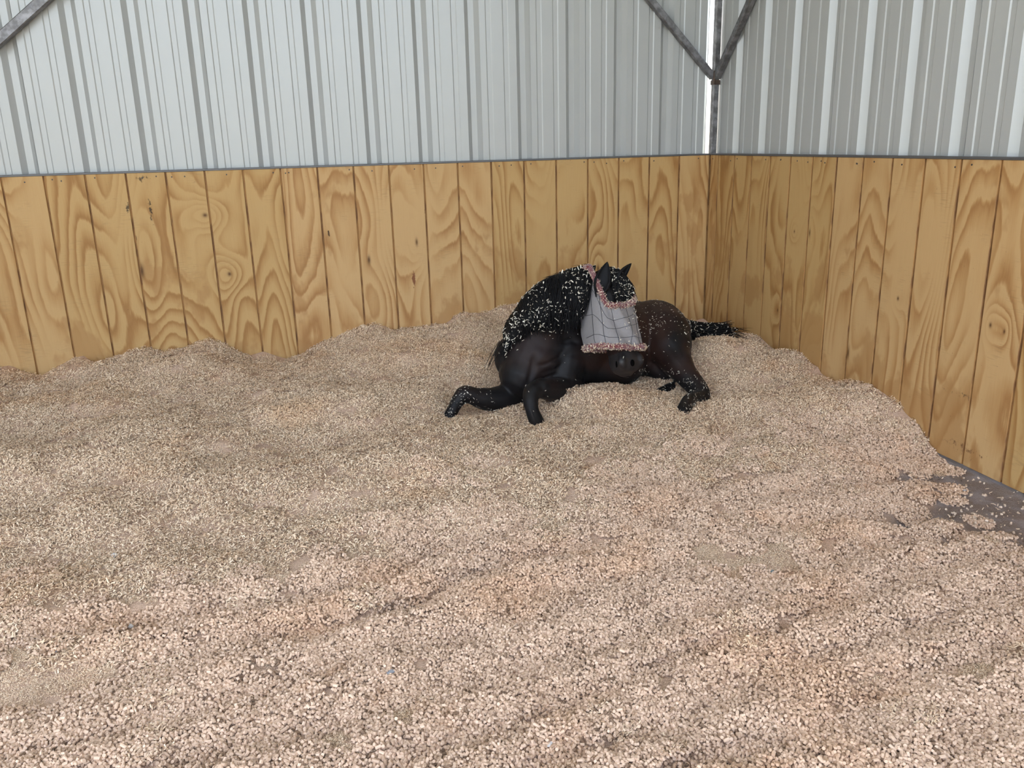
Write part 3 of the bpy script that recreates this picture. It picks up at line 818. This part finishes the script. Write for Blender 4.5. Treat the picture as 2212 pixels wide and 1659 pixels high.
# ears
def ear(base, tip, face, wd):
    base = X(base); tip = X(tip); ax = (tip - base); L = ax.length; ax.normalize()
    f = (face - ax * face.dot(ax)).normalized(); s = ax.cross(f)
    prof = [(-.12, .34, .4), (.0, .55, .5), (.18, .88, .5), (.38, 1.0, .42), (.6, .82, .34), (.8, .5, .24), (.94, .2, .12), (1.0, .03, .03)]
    rings = []
    for (t, a, dpt) in prof:
        ring = []
        bow = .10 * math.sin(t * 2.4) * L
        for j in range(11):
            th = -2.25 + 4.5 * j / 10
            ring.append(base + ax * (t * L) - f * bow * .3 + s * math.sin(th) * wd * a - f * (math.cos(th) * wd * dpt * 1.1))
        for j in range(10, -1, -1):
            th = -2.25 + 4.5 * j / 10
            ring.append(base + ax * (t * L) - f * bow * .3 + s * math.sin(th) * wd * a * .84 - f * (math.cos(th) * wd * dpt * .9))
        rings.append(ring)
    return loft(rings)
EV, EF = ear(at(1295, 634, -1.325), at(1312, 565, -1.285), X((-.45, -1, .1)), .043)
hpart('ear', mesh_from('ear', EV, EF, True), HAIR)
EV, EF = ear(at(1332, 610, -1.285), at(1365, 569, -1.25), X((.75, -.75, .0)), .033)
hpart('ear', mesh_from('ear', EV, EF, True), HAIR)
# nostrils and mouth line
def blob(c, ax, a, b, d, n=12):
    ax = ax.normalized(); s, u = frame_for(ax, X((0, 0, 1)))
    rings = []
    for k in range(1, 8):
        ph = -math.pi / 2 + math.pi * k / 8
        rings.append([c + ax * math.sin(ph) * d + s * math.cos(ph) * math.cos(2 * math.pi * j / n) * a + u * math.cos(ph) * math.sin(2 * math.pi * j / n) * b for j in range(n)])
    return loft(rings)
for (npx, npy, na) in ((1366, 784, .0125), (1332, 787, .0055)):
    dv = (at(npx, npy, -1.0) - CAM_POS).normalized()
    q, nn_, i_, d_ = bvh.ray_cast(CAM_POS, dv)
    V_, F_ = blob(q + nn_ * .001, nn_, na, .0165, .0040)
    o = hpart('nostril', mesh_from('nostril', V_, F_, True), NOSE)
mp = []
for u in np.linspace(-.045, .045, 11):
    q, nn_, i_, d_ = bvh.find_nearest(hp(1.0 - abs(u) * .7, float(u) * .8, -.008 - abs(u) * .4))
    mp.append(q + nn_ * .0006)
V_, F_ = tube(mp, [.0014] * len(mp), n=6, sub=2)
hpart('mouth', mesh_from('mouth', V_, F_, True), NOSE)

# hair strands: thin four-sided tapered ribbons
def strand(mb, pts, w0, twist):
    n = len(pts); V = []; F = []
    for i, p in enumerate(pts):
        d = pts[min(i + 1, n - 1)] - pts[max(i - 1, 0)]
        s, u = frame_for(d, twist)
        wv = w0 * (1 - .75 * (i / (n - 1)) ** 2)
        V += [p + s * wv, p + u * wv * .6, p - s * wv]
    for i in range(n - 1):
        a = 3 * i; b = a + 3
        F += [(a, a + 1, b + 1, b), (a + 1, a + 2, b + 2, b + 1), (a + 2, a, b, b + 2)]
    mb.add((V, F))
def polyline(P, t):
    f = t * (len(P) - 1); i = min(int(f), len(P) - 2); return P[i].lerp(P[i + 1], f - i)
hrnd = random.Random(21)
CREST = [at(1286, 574, -1.18), at(1258, 580, -1.15), at(1224, 592, -1.11), at(1194, 604, -1.08), at(1172, 622, -1.05), at(1156, 648, -1.03), at(1138, 674, -1.02), at(1120, 702, -1.03), at(1106, 724, -1.04)]
FALL = [at(1262, 668, -1.30), at(1246, 700, -1.29), at(1226, 712, -1.30), at(1196, 716, -1.28), at(1168, 716, -1.26), at(1146, 716, -1.22), at(1128, 726, -1.18), at(1108, 746, -1.14), at(1094, 768, -1.11)]
mane = MB()
for k in range(2300):
    t = min(max(hrnd.random() ** .92 + hrnd.gauss(0, .02), 0), 1)
    a = polyline(CREST, t); b = polyline(FALL, min(max(t + hrnd.gauss(0, .05), 0), 1))
    ln = hrnd.uniform(.45, 1.08)
    b = a.lerp(b, ln) + X((hrnd.gauss(0, .012), hrnd.gauss(0, .01), hrnd.gauss(0, .012)))
    layer = hrnd.uniform(.003, .024)
    mid = (a + b) / 2 + X((-.015, -.06, .03)) * hrnd.uniform(.5, 1.2)
    pts = []
    wob = hrnd.uniform(0, 6.28); am = hrnd.uniform(.002, .007)
    for i in range(8):
        u = i / 7
        p = a * (1 - u) ** 2 + mid * 2 * u * (1 - u) + b * u * u
        p = p + X((math.sin(u * 9 + wob), math.cos(u * 7 + wob) * .5, math.sin(u * 8 + wob * 2) * .6)) * am * u
        pts.append(outside(p, layer))
    strand(mane, pts, hrnd.uniform(.0018, .0042), X((-.3, -1, .4)))
# stray hairs on the outline
for k in range(120):
    t = hrnd.uniform(0.0, 1.0)
    a = polyline(CREST, t) + X((0, 0, -.01)); d = X((hrnd.uniform(-.5, .1), hrnd.uniform(-.2, .3), hrnd.uniform(.1, .55) * (1 - t) + .05)).normalized()
    L = hrnd.uniform(.03, .085)
    pts = [a + d * L * u + X((-.6, 0, -.8)) * L * .9 * u * u for u in np.linspace(0, 1, 6)]
    strand(mane, pts, .0011, X((0, -1, 0)))
for k in range(14):   # wisps down the left of the shoulder
    a = at(1082 + hrnd.uniform(-4, 4), 752 + hrnd.uniform(-20, 10), -1.08); L = hrnd.uniform(.08, .16)
    pts = [a + X((-.16 * u * L / .1 * .35 - .01 * math.sin(3 * u), 0, -L * u)) for u in np.linspace(0, 1, 6)]
    strand(mane, pts, .0009, X((0, -1, 0)))
mane_o = hpart('mane', mane.mesh('mane'), HAIR); tag(mane_o, 'long black mane full of shavings', kind='stuff')
# forelock
fl_ = MB()
for k in range(420):
    s0 = hrnd.uniform(-1, 1)
    a = hp(-.03, .034 * s0 + .022, .045 + hrnd.uniform(-.03, .02)); b = hp(hrnd.uniform(.20, .34), .070 * s0 + .040 + hrnd.gauss(0, .008), .092 - .03 * abs(s0))
    mid = (a + b) / 2 + HN * .045
    pts = []
    for i in range(7):
        u = i / 6
        p = a * (1 - u) ** 2 + mid * 2 * u * (1 - u) + b * u * u
        pts.append(outside(p, hrnd.uniform(.004, .016)))
    strand(fl_, pts, hrnd.uniform(.0018, .0036), HN)
o = hpart('forelock', fl_.mesh('forelock'), HAIR); tag(o, kind='stuff')
# tail
TL = [at(1482, 718, -.74), at(1512, 724, -.74), at(1545, 724, -.76), at(1578, 726, -.78)]
tl_ = MB()
for k in range(900):
    ang = hrnd.uniform(0, 6.283); rr = math.sqrt(hrnd.random())
    ln = hrnd.uniform(.6, 1.06)
    pts = []
    cy, sy = math.cos(ang) * rr, math.sin(ang) * rr
    ex = hrnd.gauss(0, .012)
    for i in range(8):
        u = i / 7 * ln
        p = polyline(TL, min(u, 1.0)) + (X((.12, -.03, -.01)) * max(u - 1, 0))
        R_ = .060 + .020 * math.sin(min(u, 1) * 2.2)
        p = p + X((0, cy * R_ * .8, sy * R_)) + X((0, 0, ex * u * u + .010 * math.sin(u * 5 + ang)))
        p.z = max(p.z, bed_z(p.x, p.y) + .004) if i > 5 else p.z
        pts.append(p)
    strand(tl_, pts, hrnd.uniform(.0016, .0034), X((0, -1, .3)))
for k in range(70):
    a = polyline(TL, hrnd.uniform(.75, 1.0)) + X((0, hrnd.uniform(-.03, .02), hrnd.uniform(-.02, .045)))
    L = hrnd.uniform(.05, .13); up = hrnd.uniform(-.25, .55)
    pts = [a + X((L * u, -.2 * L * u, L * up * u - .35 * L * u * u)) for u in np.linspace(0, 1, 6)]
    strand(tl_, pts, .0010, X((0, -1, 0)))
tail_o = hpart('tail', tl_.mesh('tail'), HAIR); tag(tail_o, 'black tail lying on the bedding', kind='stuff')

# wood shavings clinging to the coat
m = NT('clinging_chip')
vc = m.n('Attribute', attribute_name='tint'); m.set(color=vc.outputs['Color'], rough=.85, spec=.2); CLING = m.mat
def project_px(p):
    d = p - CAM_POS; z = d.dot(CAM_F)
    return 1106 + FOC * d.dot(CAM_R) / z, 829.5 - FOC * d.dot(CAM_U) / z
class Chips:
    def __init__(s): s.V = []; s.F = []; s.C = []
    def add(s, r, p, n, sc, lo=(.40, .35, .27), hi=(.86, .80, .68), tilt=.4):
        vv, ff = flake(r, p, sc, n, tilt)
        k = len(s.V); s.V += vv; s.F += [tuple(q + k for q in f) for f in ff]
        s.C += [jitter_col(r, lo, hi)] * 6
    def obj(s, name, parent):
        me = mesh_from(name, s.V, s.F); tint_attr(me, s.C)
        me.transform(Matrix.Translation(-Vector(parent.location)))
        o = link(name, me, CLING, parent); tag(o, kind='stuff'); return o
chips = Chips(); cr = random.Random(5)
pn = lambda p, s: mnoise.noise(p * s)
for (c0, n0) in body_faces:
    x, y, z = c0
    t = (c0 - POLL).dot(HA) / HL; hd = (c0 - POLL - HA * max(0, min(t, 1)) * HL).length
    pr = .004
    if x > -1.0 and y > -1.12 and z > .28 and n0.z > .0: pr = .050                  # back and haunch
    elif x > -1.0 and y > -1.2 and z > .2: pr = .014
    elif x < -1.72 and z < .4: pr = .10 if x < -1.84 else .045                       # stretched foreleg
    elif x > -.84 and y < -1.24 and z < .22: pr = .09                                # hock and cannon
    elif x > -1.0 and y < -1.0 and z < .20: pr = .06                                 # the leg under the belly
    elif z > .40 and x < -1.3: pr = .022
    if hd < .14: pr = .006 if t > .5 else .0
    pr *= max(.15, 1 + 1.6 * pn(c0, 9))
    if cr.random() < pr: chips.add(cr, c0 + n0 * .0025, n0, cr.uniform(.55, 1.0) * (1.5 if cr.random() < .07 else 1))
chips.obj('coat_shavings', horse)
mc = Chips()
mv = [Vector(v) for v in mane.V]
for k in range(1150):
    p = mv[cr.randrange(len(mv))]
    q, n_, i_, d_ = bvh.find_nearest(p)
    if pn(p, 11) < -.3: continue
    mc.add(cr, p + n_ * .004 + X((0, -.003, .002)), (n_ + X((-.2, -.6, .3))).normalized(), cr.uniform(.8, 1.6), tilt=.6)
fv = [Vector(v) for v in fl_.V]
for k in range(230):
    p = fv[cr.randrange(len(fv))]
    mc.add(cr, p + HN * .005, (HN + X((0, 0, .4))).normalized(), cr.uniform(.8, 1.4), tilt=.6)
tv_ = [Vector(v) for v in tl_.V[:900 * 24]]
for k in range(600):
    p = tv_[cr.randrange(len(tv_))]
    mc.add(cr, p + X((0, -.022, .014)), X((0, -.8, .5)).normalized(), cr.uniform(.6, 1.2), tilt=.6)
mc.obj('hair_shavings', horse)

# ------------------------------------------------------------------ fly mask
m = NT('fly_mask_mesh')
tc = m.n('TexCoord').outputs['UV']
P_ = m.xyz(m.obj())
gx_ = m.math('SINE', m.math('MULTIPLY', P_[0], 2600)); gz_ = m.math('SINE', m.math('MULTIPLY', P_[2], 2600))
m.set(color=m.mix(m.noise(m.pos(), 90, 2), (.235, .213, .210), (.28, .257, .255)), rough=.7, spec=.3, sheen=.2)
m.bump(m.math('MULTIPLY', gx_, gz_), .15, .0008)
MASK = m.mat
m = NT('mask_thread'); m.set(color=(.035, .032, .04), rough=.7); THREAD = m.mat
m = NT('red_fleece'); m.set(color=m.mix(m.noise(m.pos(), 150, 3, .7), (.13, .012, .018), (.27, .05, .05)), rough=.95, sheen=.6); m.bump(m.noise(m.pos(), 260, 3, .7), 1, .006); FLEECE = m.mat
mask = empty('fly_mask', hp(.5, 0, 0)); tag(mask, 'grey mesh fly mask with red fleece trim on the horse', 'fly mask')
def t_top(th):
    a = abs(th)
    return float(np.interp(a, [0, .4, .72, .95, 1.15, 1.4, 1.8, 3.15], [.375, .37, .32, .18, .02, -.10, -.12, -.04])) if th < 0 else float(np.interp(a, [0, .5, .9, 1.2, 1.5, 1.8, 2.2, 3.15], [.375, .35, .30, .22, .10, .0, -.03, -.01]))
def t_bot(th): return .728 + .060 * math.cos(th) + .034 * math.sin(th)
def mask_pt(th, s, off=0.0):
    """th: angle round the head (0 = front), s: 0 top .. 1 bottom"""
    t = t_top(th) * (1 - s) + t_bot(th) * s
    wd = float(np.interp(t, [-.1, 0, .12, .25, .36, .5, .65, .82], [.075, .086, .100, .112, .118, .126, .132, .128])) + off
    fr = float(np.interp(t, [-.1, 0, .12, .25, .36, .5, .65, .82], [.060, .075, .094, .102, .104, .106, .108, .104])) + off
    bk = float(np.interp(t, [-.1, 0, .12, .25, .36, .5, .65, .82], [.080, .105, .135, .158, .176, .172, .140, .112])) + off
    cu, cv = math.sin(th), math.cos(th)
    fold = 0.0
    # a diagonal crease hanging from the left brow to the right nostril
    k = th - (-.30 + .75 * s)
    fold += .012 * math.exp(-(k / .16) ** 2) - .010 * math.exp(-((k + .34) / .20) ** 2)
    fold += .0035 * math.sin(th * 6 + s * 3) * s
    sh = float(np.interp(t, [.2, .45, .62, .82], [0, -.020, -.034, -.034]))
    return hp(t, sh + (wd + fold * .3) * math.copysign(abs(cu) ** .9, cu), ((fr if cv > 0 else bk) + fold) * math.copysign(abs(cv) ** .8, cv))
NTH, NS = 96, 30
Vv = []; Ff = []
for i in range(NTH):
    th = -math.pi + 2 * math.pi * i / NTH
    for j in range(NS + 1): Vv.append(mask_pt(th, j / NS))
for i in range(NTH):
    k = (i + 1) % NTH
    for j in range(NS):
        Ff.append((i * (NS + 1) + j, i * (NS + 1) + j + 1, k * (NS + 1) + j + 1, k * (NS + 1) + j))
def mpart(name, V, F, mat):
    me = mesh_from(name, [Vector(v) - Vector(mask.location) for v in V], F, True)
    return link(name, me, mat, mask)
panel = mpart('mesh_panel', Vv, Ff, MASK)
so = panel.modifiers.new('thick', 'SOLIDIFY'); so.thickness = .0015; so.offset = -1
for th0 in (-1.5, -1.0, -.45, .08, .55, 1.05):
    pts = [mask_pt(th0 + .10 * math.sin(3 * s + th0), s, .0012) for s in np.linspace(0, 1, 22)]
    V_, F_ = tube(pts, [.0010] * len(pts), n=5, sub=1, round_ends=False); mpart('thread', V_, F_, THREAD)
for s0 in (.28, .55, .82):
    pts = [mask_pt(th, min(1, s0 + .06 * math.cos(th * 1.7 + s0 * 4)), .0012) for th in np.linspace(-1.75, 1.75, 44)]
    V_, F_ = tube(pts, [.0010] * len(pts), n=5, sub=1, round_ends=False); mpart('thread', V_, F_, THREAD)
def fleece(curve, rad, name):
    n = len(curve); rings = []
    cen = sum(curve, X((0, 0, 0))) / n
    for i, p in enumerate(curve):
        d = curve[(i + 1) % n] - curve[i - 1]
        s, u = frame_for(d, HA)
        ring = []
        for j in range(12):
            a = 2 * math.pi * j / 12
            q = s * math.cos(a) + u * math.sin(a)
            rr = rad * (1 + .30 * mnoise.noise((p + q * rad) * 70))
            ring.append(p + q * rr)
        rings.append(ring)
    V, F = [], []
    for r in rings: V += r
    for i in range(n):
        k = (i + 1) % n
        for j in range(12):
            l = (j + 1) % 12; F.append((i * 12 + j, i * 12 + l, k * 12 + l, k * 12 + j))
    return mpart(name, V, F, FLEECE)
top_c = [mask_pt(-math.pi + 2 * math.pi * i / 110, 0, .004) for i in range(110)]
bot_c = [mask_pt(-math.pi + 2 * math.pi * i / 110, 1, .002) for i in range(110)]
fleece(top_c, .0132, 'brow_fleece'); fleece(bot_c, .0128, 'nose_fleece')
fz_ = Chips()
for curve, rad, cnt in ((top_c, .0132, 2700), (bot_c, .0128, 2200)):
    for k in range(cnt):
        i = cr.randrange(110)
        p = curve[i].lerp(curve[(i + 1) % 110], cr.random())
        d = (curve[(i + 1) % 110] - curve[i - 1]); s, u = frame_for(d, HA)
        a = cr.uniform(0, 6.283); q = s * math.cos(a) + u * math.sin(a)
        if cr.random() < .33: fz_.add(cr, p + q * rad * cr.uniform(.95, 1.25), (q + s * cr.gauss(0, .8)).normalized(), cr.uniform(.5, .9), (.16, .012, .02), (.34, .05, .055), .9)
        else: fz_.add(cr, p + q * rad * cr.uniform(1, 1.35), q, cr.uniform(.6, 1.1), (.55, .40, .28), (.95, .80, .62), .9)
for k in range(26):
    fz_.add(cr, mask_pt(cr.uniform(-1.2, 1.2), cr.uniform(.05, .95), .003), HN, cr.uniform(.8, 1.3), (.7, .62, .5), (.95, .88, .75), .3)
fz_.obj('fleece_shavings', mask)

# ------------------------------------------------------------------ small stones lying in the bedding
def stone(p, s, col, label, seed):
    r = random.Random(seed); bm = bmesh.new()
    bmesh.ops.create_icosphere(bm, subdivisions=2, radius=1)
    for v in bm.verts:
        k = 1 + .35 * mnoise.noise(v.co * 1.3 + Vector((seed * 3.1, 0, 0)))
        v.co = Vector((v.co.x * s[0], v.co.y * s[1], v.co.z * s[2])) * k
    bmesh.ops.rotate(bm, verts=bm.verts, cent=(0, 0, 0), matrix=Matrix.Rotation(r.uniform(0, 3.1), 3, 'Z'))
    me = bpy.data.meshes.new('stone'); bm.to_mesh(me); bm.free()
    mm = NT('stone_%d' % seed); mm.set(color=mm.mix(mm.noise(mm.pos(), 90, 3), col, tuple(c * 1.5 for c in col)), rough=.7)
    o = link('stone', me, mm.mat); o.location = (p[0], p[1], bed_z(p[0], p[1]) + .007)
    tag(o, label, 'stone', 'small stones in the bedding')
GREY = (.22, .22, .235); PALE = (.56, .52, .49)
stone((-2.447, -3.206), (.014, .007, .005), GREY, 'flat blue-grey stone chip in pale sawdust, lower centre left', 1)
stone((-2.623, -3.421), (.009, .008, .005), (.24, .235, .245), 'round grey stone chip near the bottom edge, left of centre', 2)
stone((-3.285, -2.909), (.012, .006, .005), (.22, .215, .23), 'slim dark grey stone chip near the left edge of the pellets', 3)
stone((-3.12, -2.801), (.008, .008, .006), PALE, 'small round white pebble among pellets on the left', 4)
stone((-3.246, -2.341), (.016, .010, .004), PALE, 'pale flat flake on the shavings at left', 5)
stone((-1.254, -2.985), (.008, .006, .005), (.10, .13, .13), 'tiny dark green-grey stone in the pellets right of centre', 6)
stone((-2.134, -3.549), (.016, .007, .004), PALE, 'white elongated flake at the bottom edge, right of centre', 7)
stone((-0.174, -2.565), (.009, .007, .005), (.34, .34, .36), 'pale grey stone on bare floor beside the right wall', 8)
